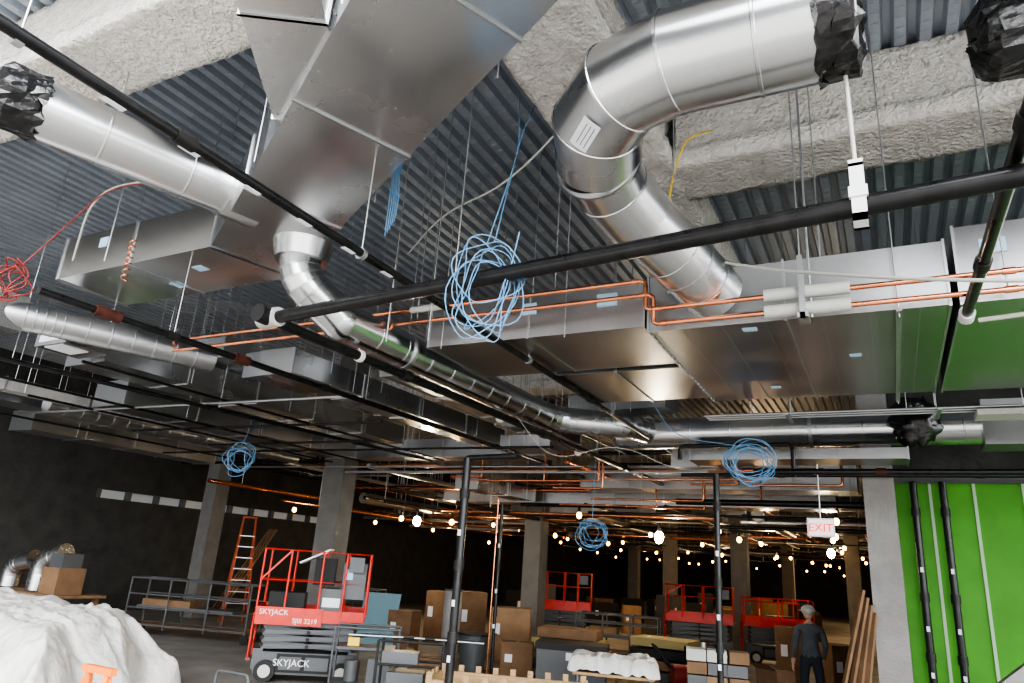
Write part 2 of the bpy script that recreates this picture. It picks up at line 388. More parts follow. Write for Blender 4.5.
# ------------------------------------------------------------------ black pipes
b=pipe("x",[(-4.56,4.06,4.0),(3.0,3.42,4.0)],.056,coup=0,seg=20)
b.obj("black_steel_pipe")
b=pipe("x",[(-4.62,3.95,4.0),(-4.25,17.6,4.0)],.05,coup=3.4)
b.cyl((-4.72,4.07,4.0),(-4.5,4.05,4.0),.085,WCAB,18); b.cyl((-4.60,3.9,4.0),(-4.60,4.02,4.0),.08,BLKF,18)
for yy in (5.2,8.2,11.): b.cyl((-4.58,yy,4),(-4.58,yy+.05,4),.062,WHITE,12)
b.obj("black_steel_pipe")
b=pipe("x",[(-3.24,.2,4.2),(-3.32,12.2,4.2)],.033,coup=3.1)
for yy in (1.2,3.6,6.4,9.): rod(b,-3.27,yy,4.22); b.cyl((-3.27,yy-.02,4.2),(-3.27,yy+.02,4.2),.045,STRUT,12)
for q in range(6): b.box(-3.29,-3.25,1.6+q*.45,1.72+q*.45,4.164,4.1665,LABEL)
b.obj("black_sprinkler_pipe")
b=pipe("x",[(-6.45,3.1,4.12),(-6.15,11.5,4.12),(-6.1,17,4.12)],.036,coup=2.2,fit=BLKF)
b.cyl((-6.43,3.6,4.12),(-6.42,3.85,4.12),.055,RUST,14); b.cyl((-6.37,5.2,4.12),(-6.36,5.4,4.12),.055,RUST,14)
for yy in (4.4,7.5): rod(b,-6.35,yy,4.15)
b.obj("black_sprinkler_pipe")
b=pipe("x",[(-9.7,2.5,4.1),(-8.5,12.4,4.1)],.032,coup=3)
for yy in (4.4,7.5,10): rod(b,-9.3,yy,4.1)
b.obj("black_sprinkler_pipe")
b=pipe("x",[(.64,5.85,4.1),(.70,2.2,4.1)],.038,coup=1.6); b.cyl((.64,5.8,4.1),(.64,5.93,4.1),.055,WHITE,12); b.obj("black_sprinkler_pipe")
b=pipe("x",[(.72,5.95,4.08),(4,5.3,4.08)],.018,WCAB,coup=0); b.obj("white_conduit")
b=pipe("x",[(-2.66,10.3,3.75),(-2.66,10.3,3.95),(-1.1,10.3,3.95),(-1.1,10.3,3.5)],.03,coup=0,frad=.08); b.obj("black_steel_pipe")
b=pipe("x",[(-1.6,10.15,3.55),(8,10.15,3.55)],.04,coup=2.6,fit=RUST); b.obj("black_steel_pipe")
b=pipe("x",[(-3,11.7,3.72),(8,11.7,3.72)],.03,coup=2.6); b.obj("black_steel_pipe")
b=MB(); 
for k in range(3): b.cyl((-2.0,9.0+.12*k,4.1),(8,9.0+.12*k,4.1),.014,STRUT,8)
b.box(.95,1.45,8.95,9.3,4.0,4.06,WCAB); b.box(1.6,2.6,8.95,9.3,4.0,4.06,WCAB)
for xx in(-1,.6,2.2): rod(b,xx,9.4,4.06); b.box(xx-.02,xx+.02,8.9,9.45,4.06,4.085,STRUT)
b.obj("electrical_conduit_rack")
def riser(x,y,z1,rad,arm=None):
    b=MB(); b.cyl((x,y,0),(x,y,z1),rad,BLK,16); b.cyl((x,y,0),(x,y,.03),rad*2,BLKF,16)
    for zz in (1.2,2.0,z1-.5): b.cyl((x,y,zz),(x,y,zz+.12),rad*1.25,BLKF,16)
    if arm: b.tube(fillet([(x,y,z1-.03),(x,y,z1),arm],.05,4),rad*.7,BLK,12)
    for zz in (1.0,1.6,2.4): b.box(x-.02,x+.02,y-rad-.002,y-rad+.01,zz,zz+.07,LABEL)
    b.obj("black_riser_pipe")
riser(-4.6,7.5,3.34,.05,(-3.9,7.5,3.36)); riser(-6.5,12,3.2,.03); riser(-2.08,10,3.5,.042); riser(.36,12.25,3.7,.05); riser(.74,12.25,3.7,.05)
b=MB(); b.cyl((-6.62,12.05,0),(-6.62,12.05,3.3),.014,COP,8); b.cyl((-6.62,12.05,0),(-6.62,12.05,.05),.03,BLKF,8); b.obj("copper_riser")

b=MB(); b.cyl((.0,3.67,4.1),(-.03,3.67,DZ),.012,WCAB,8); b.box(-.035,.035,3.60,3.63,3.9,4.22,WHITE); b.box(-.035,.035,3.72,3.75,3.9,4.22,WHITE); b.box(-.035,.035,3.60,3.75,4.2,4.24,WHITE); b.box(-.035,.035,3.60,3.75,3.9,3.93,WHITE); b.box(-.045,.045,3.59,3.76,4.02,4.08,WHITE); b.obj("pipe_hanger")
b=MB()
for xx,yy,z in ((-.43,5.9,4.7),(-.33,5.9,4.7),(.9,5.75,4.2),(1.0,4.5,4.1),(-2.9,4.3,4.2),(-3.6,5.0,4.0),(-7.2,4.0,4.9),(-7.9,5.4,4.6),(-2.7,5.75,4.7),(-4.0,4.9,4.0),(-5.0,6.9,4.6),(-6.5,6.9,4.4),(-6.5,8,4.4),(-3.,9,4.2),(-1.5,9.5,4.2),(.3,9.6,4.2),(1.5,9.8,4)): rod(b,xx,yy,z,.006)
b.obj("threaded_hanger_rods")

# ------------------------------------------------------------------ far cross duct + neighbours
b=round_duct("x",[(-3.9,11.2,4.32),(6.5,11.2,4.32)],.25,GALV,.62,.3,2)
b.box(1.2,1.8,10.9,11.5,4.02,4.62,GALVD); b.cyl((-.95,11.2,4.32),(-.9,11.2,4.32),.27,STRUT,32)
for xx in (-3,-1.2,.7,2.4): rod(b,xx,11.2,4.5)
b.obj("round_cross_duct")
b=MB(); b.ball((.42,10.8,4.3),.34,PLAS,(.85,.6,.95),26,16,.55); b.cyl((.42,10.95,4.4),(.42,11.0,4.58),.2,PLAS,12); b.obj("black_plastic_bag")
b=MB(); rect_duct(b,[(-2.6,10.95),(.3,10.95)],.6,3.8,3.95,GALVD,1.3,.012); b.obj("rectangular_duct")
b=MB(); rect_duct(b,[(-4.6,10.9),(-2.9,10.7)],.5,4.6,4.9,GALVD,.9,.012); b.obj("rectangular_duct")
specs=[([(-9.9,5.6),(-9.6,12.2)],.95,4.42,4.8,GALV),([(-12.6,4.5),(-12.3,12.8)],.3,4.25,4.45,COLB),([(-8.0,7.0),(-7.4,12.5)],.7,4.5,4.85,GALV),
([(-7.0,6.4),(-6.85,12)],.6,4.3,4.62,GALV),([(-11.4,7.0),(-11.1,12.5)],.9,4.2,4.6,GALVD),([(-14.2,6),(-13.9,13)],.8,4.3,4.7,GALVD),
([(-6.2,15.6),(-.5,15.6)],.9,3.9,4.4,GALVD),([(-11,17.2),(-1,17.2)],.7,3.7,4.1,GALVD),([(-8.5,13.9),(-8.3,16.5)],.6,3.7,4.0,GALV),([(-15.8,8),(-15.8,12.6)],.8,4.1,4.5,GALVD),
([(-3.,12.6),(-3.1,15)],.8,4.0,4.4,GALVD),([(-10.5,7.3),(-8.9,7.3)],.5,4.86,5.2,GALV),([(-5.8,7.5),(-5.7,13)],.7,4.5,4.85,GALVD),([(-11.2,13.4),(-6.2,13.4)],.6,4.3,4.7,GALVD),([(-6.3,11.7),(-5.3,11.7)],.6,4.15,4.4,GALVD)]
for pl,w,z0,z1,mt in specs:
    b=MB(); rect_duct(b,pl,w,z0,z1,mt,1.3,.014)
    for t in (.2,.5,.8):
        x=pl[0][0]*(1-t)+pl[-1][0]*t; y=pl[0][1]*(1-t)+pl[-1][1]*t
        horiz=abs(pl[0][0]-pl[-1][0])>abs(pl[0][1]-pl[-1][1])
        for sg in(-1,1): rod(b,x+(0 if horiz else sg*(w/2+.05)),y+(sg*(w/2+.05) if horiz else 0),z0)
    b.obj("rectangular_duct")
b=MB(); b.box(-9.9,-9.2,4.9,5.5,4.45,4.8,GALV); b.box(-9.8,-9.3,4.89,4.9,4.5,4.78,LABEL); b.box(-9.75,-9.35,4.95,5.3,4.44,4.45,LABEL); b.obj("terminal_box")
b=round_duct("x",[(-3.7,12.0,4.6),(-3.3,13.0,4.55),(-3.2,16,4.6)],.2,GALV,.3,.4,4); b.obj("spiral_duct")
b=round_duct("x",[(-10.5,6.,5.0),(-10.3,11,5.0)],.16,GALV,.3,.4,4); b.obj("spiral_duct")
b=round_duct("x",[(-13.2,7,4.3),(-13.0,13,4.3)],.16,GALVD,.3,.4,4); b.obj("spiral_duct")
b=round_duct("x",[(-3.9,10.15,4.3),(-3.55,10.4,4.3),(-3.4,11.0,4.32)],.19,GALV,.2,.3,4); b.obj("spiral_duct")
rnd=random.Random(3); b=MB()
for (x0,y0,x1,y1,z) in ((-14,7,-6.5,7.2,4.15),(-13,8.6,-7,8.7,4.12),(-15,10.8,-5,10.9,4.08),(-14,12.2,-5,12.3,3.95),(-12,9.6,-8,9.6,4.0)): b.cyl((x0,y0,z),(x1,y1,z),.022,rnd.choice((GALVD,BLK,BLK)),8)
for (x,y0,y1,z) in ((-8.9,5,13,4.2),(-10.9,4.5,12.8,4.14),(-11.9,6,12.8,4.15),(-13.4,5,14,4.0),(-5.2,6.5,15,4.55)): b.cyl((x,y0,z),(x+.3,y1,z),.02,rnd.choice((GALVD,BLK,BLK)),8)
b.obj("conduit_runs")

def services(nm,n,axis,xr,yr,zr,rr,mts,seed):
    rnd=random.Random(seed); b=MB()
    for i in range(n):
        x=rnd.uniform(*xr);y=rnd.uniform(*yr);z=rnd.uniform(*zr);L=rnd.uniform(3,10);q=rnd.uniform(*rr);mt=rnd.choice(mts)
        e=(min(x+L,.2),y,z) if axis=='x' else (x,min(y+L,60),z)
        b.cyl((x,y,z),e,q,mt,10)
        for t in(.2,.8):
            v=Vector((x,y,z)).lerp(Vector(e),t); rod(b,v.x,v.y,v.z,.008)
    b.obj(nm)
services("distant_pipe_runs",100,'x',(-18,-2),(13,50),(3.2,4.6),(.02,.06),[BLK,BLK,BLK,COP,STRUT,RUST],1)
services("distant_pipe_runs",90,'y',(-18,0),(12,40),(3.2,4.6),(.02,.06),[BLK,BLK,BLK,COP,STRUT],2)
services("distant_round_ducts",16,'x',(-16,-2),(18,50),(3.6,4.4),(.12,.22),[GALVD],3)
services("distant_round_ducts",12,'y',(-16,0),(16,40),(3.6,4.4),(.12,.2),[GALVD],4)
rnd=random.Random(5); b=MB()
for i in range(16):
    x=rnd.uniform(-17,-3);y=rnd.uniform(19,50);z=rnd.uniform(3.7,4.3)
    b.box(x,x+rnd.choice((.6,3,5)) if x<-6 else x+.6,y,y+rnd.choice((.6,4)),z,z+.4,GALVD)
b.obj("distant_rectangular_ducts")
rnd=random.Random(9); b=MB()
for i in range(12):
    x=rnd.uniform(-9,-1);y=rnd.uniform(12,16);z=rnd.uniform(3.4,4.0); x2=min(x+rnd.uniform(.6,2.5),-.6); b.tube(fillet([(x,y,z),(x2,y,z),(x2,y,z+.5)],.05,3),.02,COP,8)
b.obj("copper_branch_pipes")

# ------------------------------------------------------------------ cables
def coil(name,cn,rx,rz,n,mt,th=.007,tail=None,seed=0):
    rnd=random.Random(seed); b=MB(); cn=Vector(cn)
    ax=Vector((c,s,0))
    for k in range(n):
        a0=rnd.uniform(.5,1.05);b0=rnd.uniform(.65,1.1);ph=rnd.uniform(-.4,.4);of=Vector((rnd.uniform(-.05,.05),rnd.uniform(-.05,.05),rnd.uniform(-.12,.06)*rz/.3))
        pts=[]
        for i in range(28):
            t=2*math.pi*i/28; x=rx*a0*math.cos(t);z=rz*b0*math.sin(t); x,z=x*math.cos(ph)-z*math.sin(ph),x*math.sin(ph)+z*math.cos(ph)
            pts.append(cn+of+ax*x+Vector((0,0,z))+Vector((0,1,0))*(.05*math.sin(3*t+k)))
        b.tube(pts,th,mt,6,closed=True)
    if tail:
        for T in tail: b.tube(fillet(T,.3,5),th,mt,6)
    b.obj(name)
coil("blue_cable_coil",(-2.30,3.80,3.93),.25,.36,8,BLUE,.0045,[[(-2.36,3.86,4.25),(-2.35,4.2,5.2),(-2.9,5.1,DZ)],[(-2.3,3.86,4.25),(-2.5,4.5,5.6),(-2.7,5.3,DZ)],[(-2.4,3.8,3.7),(-2.5,3.85,3.6),(-2.2,3.85,3.75),(-2.1,3.85,4.3)]],1)
coil("blue_cable_coil",(-10.1,8.75,3.6),.24,.24,7,BLUE,.007,[[(-10.1,8.75,3.8),(-10.1,8.85,4.0),(-10.1,8.9,4.35)]],2)
coil("blue_cable_coil",(-1.5,9.3,3.55),.34,.24,9,BLUE,.006,[[(-1.6,9.3,3.75),(-2.5,9.3,3.9),(-2.9,9.3,4.6),(-2.8,9.4,DZ)]],3)
coil("blue_cable_coil",(-4.4,11.3,2.72),.24,.24,7,BLUE,.006,[[(-4.4,11.3,2.9),(-4.4,11.4,4.2)]],4)
b=MB()
for k in range(5): b.tube(fillet([(-3.5+.02*k,4.1,4.62+.03*k),(-3.52+.025*k,4.12,5.0),(-3.5+.015*k,4.1,5.2),(-3.42,4.2,5.6),(-3.4,4.2,DZ)],.1,4),.005,BLUE,6)
b.obj("blue_cable_bundle")
coil("red_cable_coil",(-7.6,3.4,4.5),.12,.2,5,REDC,.007,[[(-7.6,3.4,4.6),(-7.4,3.6,5.1),(-6.7,3.6,5.5),(-6.0,3.9,5.55)]],6)
b=MB(); b.tube(fillet([(-1.2,5.7,4.75),(-.6,5.3,4.4),(-.25,5.0,4.2),(.1,4.7,4.0),(.5,4.5,3.85),(.9,4.4,3.75),(1.6,4.2,3.7)],.4,5),.012,WCAB,8); b.obj("white_cable")
b=MB(); b.tube(fillet([(-4.9,6.2,5.6),(-4.0,5.6,5.7),(-3.0,5.2,5.6),(-2.0,5.0,6.3)],.5,6),.011,WCAB,8); b.obj("white_cable")
b=MB(); b.tube(fillet([(-7.8,4,5.0),(-7.2,3.7,5.6),(-6.2,3.9,5.65)],.5,6),.012,WCAB,8); b.obj("white_cable")
b=MB(); b.tube(fillet([(-1.2,5.9,6.2),(-1.35,5.5,5.9),(-1.5,5.6,5.6),(-1.6,5.8,5.3)],.2,5),.009,YEL,6); b.obj("yellow_cable")
b=MB(); b.tube([(.1,3.9,5.55),(1.2,5.0,6.4)],.008,YEL,6); b.obj("yellow_cable")
b=MB(); b.tube(fillet([(-4.2,8,3.95),(-3.8,8.2,3.4),(-3,8.6,3.7),(-2.4,9,3.4),(-2,9.6,3.5)],.4,6),.004,WCAB,6); b.obj("white_cable")

# ------------------------------------------------------------------ scissor lifts
def text_part(body,size,M,mt,parent,name):
    cu=bpy.data.curves.new(name,"FONT"); cu.body=body; cu.size=size; cu.extrude=.004; cu.align_x='CENTER'; cu.materials.append(mt)
    o=bpy.data.objects.new(name,cu); bpy.context.collection.objects.link(o); o.matrix_world=M
    dg=bpy.context.evaluated_depsgraph_get(); me=bpy.data.meshes.new_from_object(o.evaluated_get(dg)); bpy.data.objects.remove(o)
    o=bpy.data.objects.new(name,me); bpy.context.collection.objects.link(o); o.matrix_world=M; 
    if parent: o.parent=parent
    return o
def lift(x,y,ang,load=True,top=2.1,pl=1.05):
    M=Matrix.Translation((x,y,0))@Matrix.Rotation(ang,4,'Z'); b=MB(M)
    b.box(-.82,.82,-.33,.33,.12,.46,GREY); b.box(-.86,-.7,-.3,.3,.18,.5,GREY); b.box(.7,.86,-.3,.3,.18,.5,GREY)
    b.box(-.45,.45,-.37,-.33,.16,.44,DGREY); b.box(-.40,-.05,-.38,-.37,.2,.4,GREY); b.box(.02,.4,-.38,-.37,.2,.4,GREY)
    for sx in(-.62,.62):
        for sy in(-1,1):
            b.cyl((sx,sy*.27,.17),(sx,sy*.40,.17),.17,DGREY,20); b.cyl((sx,sy*.40,.17),(sx,sy*.41,.17),.1,WCAB,16)
    H=pl-.1-.5; n=4
    for i in range(n):
        z0=.5+H*i/n; z1=.5+H*(i+1)/n
        for sy in(-.26,.26):
            b.obox((-.75,sy,z0+.03),(.75,sy,z1-.02),.04,.07,GREY); b.obox((-.75,sy*.8,z1-.02),(.75,sy*.8,z0+.03),.04,.07,GREY)
        for sx in(-.75,0,.75): b.cyl((sx,-.3,(z0+z1)/2+.0),(sx,.3,(z0+z1)/2),.03,DGREY,10)
    b.box(-.9,.9,-.38,.38,pl-.08,pl,RED); b.box(-.9,.9,-.40,-.385,pl-.1,pl+.1,RED); b.box(-.9,.9,.385,.40,pl-.1,pl+.14,RED)
    b.box(-.9,-.89,-.4,.4,pl,pl+.14,RED); b.box(.89,.9,-.4,.4,pl,pl+.14,RED)
    if load: b.box(-.9,.2,-.425,-.40,pl-.16,pl+.12,RED)
    q=.02
    for sx in(-.9,-.45,0.1,.5,.9):
        for sy in(-.39,.39): b.cyl((sx,sy,pl),(sx,sy,top),q,RED,8)
    for zz in (top,pl+.55):
        b.tube([(-.9,-.39,zz),(.9,-.39,zz),(.9,.39,zz),(-.9,.39,zz)],q,RED,8,closed=True)
    b.obox((-.9,-.39,pl+.55),(-.45,-.39,top),.03,.03,RED); 
    b.box(-.98,-.9,-.2,.2,.3,.34,GREY)
    for sy in(-.2,.2): b.cyl((-.95,sy,.3),(-.95,sy,pl),.018,RED,8)
    for zz in(.55,.8): b.cyl((-.95,-.2,zz),(-.95,.2,zz),.014,RED,8)
    b.box(.55,.8,-.42,-.36,top-.3,top-.05,GREY)
    if load:
        b.box(.1,.5,-.25,.2,pl,pl+.45,GREY); b.box(.15,.45,-.262,-.25,pl+.15,pl+.3,LABEL); b.box(-.05,.3,-.2,.2,pl+.5,pl+.95,DGREY)
        b.box(.45,.85,-.3,.3,pl+.3,pl+.9,GREY); b.box(.5,.62,-.312,-.3,pl+.62,pl+.8,BTAG); b.box(-.75,-.15,-.2,.2,pl,pl+.35,DGREY)
        b.obox((-.3,-.1,pl+.85),(.2,-.15,pl+1.1),.35,.03,WHITE)
    o=b.obj("scissor_lift")
    if load:
        for nm,bd,sz,mt,MM in(("decal_upper","SKYJACK",.12,WHITE,M@Matrix.Translation((-.6,-.43,pl+.0))@Matrix.Rotation(math.pi/2,4,'X')),("decal_lower","SKYJACK",.15,WHITE,M@Matrix.Translation((-.2,-.39,.26))@Matrix.Rotation(math.pi/2,4,'X')),("decal_model","SJIII 3219",.11,WHITE,M@Matrix.Translation((-.08,-.43,pl-.12))@Matrix.Rotation(math.pi/2,4,'X'))):
            t=text_part(bd,sz,MM,mt,None,nm); t.parent=o
lift(-9.1,10.1,math.radians(37))
lift(-8.9,20.5,math.radians(20),False,2.0); lift(-4.9,21.0,math.radians(10),False,1.9); lift(-3.0,22.0,math.radians(15),False,1.7)

# ------------------------------------------------------------------ tarp pile
vs=[];fs=[];NX,NY=170,90
for i in range(NX+1):
    for j in range(NY+1):
        y=4.9+3.0*j/NY; xr=-8.05-.5*(y-4.9)+.12*math.sin(y*5); x=-14.5+(xr+14.5)*i/NX
        ex=min((x+14.5)/.5,(xr-x)/.9,1); ey=min((y-4.9)/.6,(7.9-y)/.8,1); e=max(0,min(ex,ey,1)); e=1-(1-e)**1.6
        top=1.1+.05*math.sin(x*.9+2.2)+.06*noise.noise(Vector((x*1.1,y*1.3,0)))-.2*max(0,(x+10.2)/2.2)
        cr=0
        for k,(fx,fy,am) in enumerate(((.7,2.2,.05),(2.4,1.2,.04),(4.5,6,.02),(9,5,.012))): cr+=(1-min(1,abs(noise.noise(Vector((x*fx+y*.6,y*fy-x*.5,5+k))))*4))*am
        fold=.07*math.sin(x*11+3*noise.noise(Vector((x*2,y*2,3))))*(1-e)+cr
        z=max(.02,top*e+fold*min(1,e*3)); 
        vs.append((x+.08*noise.noise(Vector((x*3,y*3,7))),y+.12*math.sin(x*9+2*noise.noise(Vector((x,y,2))))*(1-e),z))
for i in range(NX):
    for j in range(NY):
        a=i*(NY+1)+j; fs.append([a,a+NY+1,a+NY+2,a+1])
b=MB(); b.add(vs,fs,TARP,True); b.obj("white_tarp_covered_pile")
b=MB()
for xx in(-6.55,-6.27):
    for sy in(-.22,.22): b.obox((xx+(-.05 if xx<-6.4 else .05),4.45+sy,0),(xx,4.45,.93),.045,.045,ORANGE)
b.obox((-6.62,4.45,.96),(-6.2,4.45,.96),.06,.06,ORANGE); b.obj("orange_sawhorse")
b=MB(); b.box(-19,-15.6,9.4,10.6,.8,.86,CARD)
for xx in(-18.8,-15.8):
    for yy in(9.5,10.5): b.box(xx-.05,xx+.05,yy-.05,yy+.05,0,.8,CARD)
b.obj("work_table")
b=MB()
for k,(x,y) in enumerate(((-18.2,9.9),(-17.4,10.1),(-16.9,9.8))):
    gored(b,fillet([(x,y,.88),(x,y,1.35+.1*k),(x+.6,y+.1,1.5+.1*k)],.4,4),.22,GALV,24)
b.obj("duct_elbow_fittings")
b=MB(); b.box(-16.5,-15.9,9.6,10.2,.86,1.4,CARD); b.box(-16.4,-15.95,9.65,10.1,1.4,1.7,GREY); b.box(-17.3,-16.6,10.2,10.5,.86,1.2,CARD2); b.obj("box_stack")
def cart(x,y,ang,L=2.6,H=1.25):
    b=MB(Matrix.Translation((x,y,0))@Matrix.Rotation(ang,4,'Z'))
    for sx in(-L/2,-L/6,L/6,L/2):
        for sy in(-.35,.35): b.cyl((sx,sy,.15),(sx,sy,H),.022,GREY,8)
        b.cyl((sx,-.35,H),(sx,.35,H),.022,GREY,8)
    for sx in(-L/2,L/2):
        for sy in(-.35,.35): b.cyl((sx,sy-.03,.1),(sx,sy+.03,.1),.1,DGREY,14)
    for zz in(.25,.6,.9,H):
        for sy in(-.35,.35): b.cyl((-L/2,sy,zz),(L/2,sy,zz),.02,GREY,8)
    b.box(-L/2,L/2,-.35,.35,.22,.25,CARD); b.box(-L/2+.2,L/2-.4,-.3,.3,.6,.66,GREY); b.box(-L/2+.3,0,-.25,.25,.66,.8,CARD)
    b.obj("rolling_pipe_cart")
cart(-14.6,12.2,.35,3.0); cart(-12.9,15.6,.3,1.8); cart(-6.2,17.9,.2,2.0,1.1)
def ladder(x,y,H,mt,ang=0):
    b=MB(Matrix.Translation((x,y,0))@Matrix.Rotation(ang,4,'Z'))
    for sg,yy in((-1,-.75),(1,.75)):
        for sx in(-1,1): b.obox((sx*.32,yy,0),(sx*.17,0,H),.05,.025,mt)
        n=int(H/.3)
        for i in range(1,n):
            t=i*.3/H; w=.32*(1-t)+.17*t; b.obox((-w,yy*(1-t),i*.3),(w,yy*(1-t),i*.3),.05,.02,STRUT if sg<0 else mt)
    b.box(-.2,.2,-.1,.1,H,H+.05,mt); b.obj("step_ladder")
ladder(-16.6,15.2,2.9,LADM,.9)
b=MB(); 
for k in range(4): b.obox((-19.2+.15*k,16.6,0),(-18.0+.1*k,17.4,2.7),.2,.04,CARD)
b.obj("leaning_planks")
b=MB()
for k in range(4): b.obox((-.95+.12*k,11.5-.05*k,0),(-.42+.04*k,11.8,2.1-.1*k),.08,.04,CARD)
b.obj("leaning_lumber")
def carton(x,y,w,d_,h,ang=0,mt=CARD,z=0):
    b=MB(Matrix.Translation((x,y,z))@Matrix.Rotation(ang,4,'Z')); b.box(-w/2,w/2,-d_/2,d_/2,0,h,mt)
    b.box(-.03,.03,-d_/2-.002,d_/2+.002,h,h+.002,CARD2); b.box(-w/2+.08,-w/2+.22,-d_/2-.003,-d_/2,h*.5,h*.7,LABEL)
    if h<.8:
        b.obox((-w/2,-d_/2,h),(-w/2-.12,-d_/2,h+.1),.01,.01,mt); b.add([(-w/2,-d_/2,h),(-w/2,d_/2,h),(-w/2-.16,d_/2,h+.1),(-w/2-.16,-d_/2,h+.1)],[[0,1,2,3]],mt)
    b.box(-w/2,w/2,-.004,.004,h,h+.006,DGREY); b.obj("cardboard_box")
carton(-8.1,15.8,.9,.8,1.15,.4,CARD2); carton(-9.6,16.4,.7,.7,1.4,.7,CARD); carton(-6.7,10.3,.55,.5,.6,.2); carton(-7.3,11.2,.5,.5,.5,.6,CARD2)
carton(-2.75,13.6,.8,.7,.35,.5,CARD2); carton(-1.95,13.8,.4,.5,.7,.9,CARD); carton(-10.9,17.4,1.,.8,1.3,.2,CARD)
carton(-1.2,17,.6,.6,1.0,.7); carton(-2.2,18,.6,.6,1.2,.2); carton(-6.6,13.2,.6,.5,.7,.4); carton(-10.6,15.,.6,.6,.9,.2)
rnd=random.Random(33)
for i in range(5):
    for j in range(5):
        x=-13+2.4*i+rnd.uniform(-.5,.5); y=25.8+2.6*j+rnd.uniform(-.6,.6)
        if abs(x+8.25)<1 and abs(y-30)<1.2: continue
        carton(x,y,rnd.uniform(.6,1.3),rnd.uniform(.5,.9),rnd.uniform(.6,1.5),rnd.uniform(0,1.4),rnd.choice((CARD,CARD2,GREY,GREY,DGREY)))
b=MB(Matrix.Translation((-2.62,12.4,0))@Matrix.Rotation(.25,4,'Z'))
rnd=random.Random(2)
for i in range(5):
    for j in range(3):
        o1=rnd.uniform(-.03,.03); b.box(-.48+.32*j+o1,-.18+.32*j+o1,-.2+o1,.2+o1,.1+.19*i,.27+.19*i,(WCAB,CARD2,CARD,CARD,GREY,WCAB,GREY)[(i*3+j*2)%7])
b.box(-.53,.53,-.3,.3,0,.1,WOOD); b.obj("pallet_of_cartons")
b=MB(Matrix.Translation((-6.0,14.7,0))@Matrix.Rotation(.2,4,'Z')); b.box(-.9,.9,-.5,.5,.0,.15,WOOD)
for i in range(4): b.box(-.85+.12*(i%2),.8-.1*i,-.45,.4,.15+.2*i,.33+.2*i,(GREY,CARD2,YBOX,CARD)[i])
b.obj("insulation_stack")
b=MB(Matrix.Translation((-4.2,15.0,0))@Matrix.Rotation(-.1,4,'Z')); b.box(-.65,.65,-.45,.45,0,.15,WOOD)
for i in range(4): b.box(-.6,.55+.04*(i%2),-.35,.4,.15+.2*i,.31+.2*i,(GREY,CARD,DGREY,YBOX)[i])
b.obj("insulation_stack")
# gang box, compressor, bin
b=MB(Matrix.Translation((-5.2,12.6,0))@Matrix.Rotation(.3,4,'Z')); b.box(-.6,.6,-.35,.35,.12,.75,GREY); b.box(-.63,.63,-.38,.38,.75,.86,DGREY)
for sx in(-.5,.5):
    for sy in(-.28,.28): b.cyl((sx,sy-.03,.06),(sx,sy+.03,.06),.06,DGREY,10)
b.box(-.08,.08,-.40,-.35,.6,.72,STRUT); b.obj("tool_gang_box")
b=MB(Matrix.Translation((-3.3,13.9,0))@Matrix.Rotation(.5,4,'Z')); b.cyl((-.45,0,.4),(.45,0,.4),.2,REDC,18); b.box(-.2,.25,-.15,.15,.6,.9,DGREY); b.cyl((.1,-.05,.9),(.1,-.05,1.0),.07,STRUT,12)
for sy in(-.22,.22): b.cyl((-.35,sy-.03,.15),(-.35,sy+.03,.15),.15,DGREY,14)
b.cyl((.35,0,0),(.35,0,.25),.03,DGREY,8); b.tube(fillet([(-.45,-.15,.5),(-.8,-.15,.9),(-.8,.15,.9),(-.45,.15,.5)],.05,3),.018,DGREY,8); b.obj("air_compressor")
b=MB(); b.cyl((-7.6,13.2,0),(-7.6,13.2,.75),.24,GREY,20,r2=.3); b.cyl((-7.6,13.2,.72),(-7.6,13.2,.76),.32,DGREY,20); b.obj("waste_bin")
b=MB(Matrix.Translation((-4.4,8.6,0))@Matrix.Rotation(.35,4,'Z'))
for zz in(0,.6): 
    for yy in(-.4,.4): b.box(-.95,.95,yy-.02,yy+.02,zz,zz+.12,WOOD)
    for xx in(-.95,.95): b.box(xx-.02,xx+.02,-.4,.4,zz,zz+.12,WOOD)
for k in range(9):
    xx=-.92+.23*k
    for yy in(-.43,.43): b.box(xx-.035,xx+.035,yy-.012,yy+.012,0,.8,WOOD)
for yy in(-.2,0,.2):
    for xx in(-.97,.97): b.box(xx-.012,xx+.012,yy-.04,yy+.04,0,.78,WOOD)
b.box(-.93,.93,-.38,.38,.05,.1,WOOD); b.obj("wooden_crate")
b=MB(Matrix.Translation((-4.0,11.4,0))@Matrix.Rotation(.3,4,'Z'))
vs=[];fs=[]
for i in range(61):
    for j in range(33):
        x=-.7+1.4*i/60;y=-.35+.7*j/32; e=min((x+.7)/.08,(.7-x)/.08,(y+.35)/.08,(.35-y)/.08,1)
        vs.append((x,y,.62+.22*max(0,e)**.5+.05*noise.noise(Vector((x*3,y*3,2)))+.05*(1-min(1,abs(noise.noise(Vector((x*4,y*5,8))))*3))))
for i in range(60):
    for j in range(32): a=i*33+j; fs.append([a,a+33,a+34,a+1])
b.add(vs,fs,TARP,True)
b.box(-.62,.62,-.3,.3,.58,.62,WOOD)
for sx in(-.55,.55):
    for sy in(-.25,.25): b.cyl((sx,sy,0),(sx,sy,.6),.03,GREY,8)
b.obj("covered_table")
b=MB(); b.cyl((-8.9,14.4,0),(-8.9,14.4,1.5),.2,COLB,20); b.cyl((-8.9,14.4,1.46),(-8.9,14.4,1.5),.21,GREY,20); b.obj("concrete_form_tube")
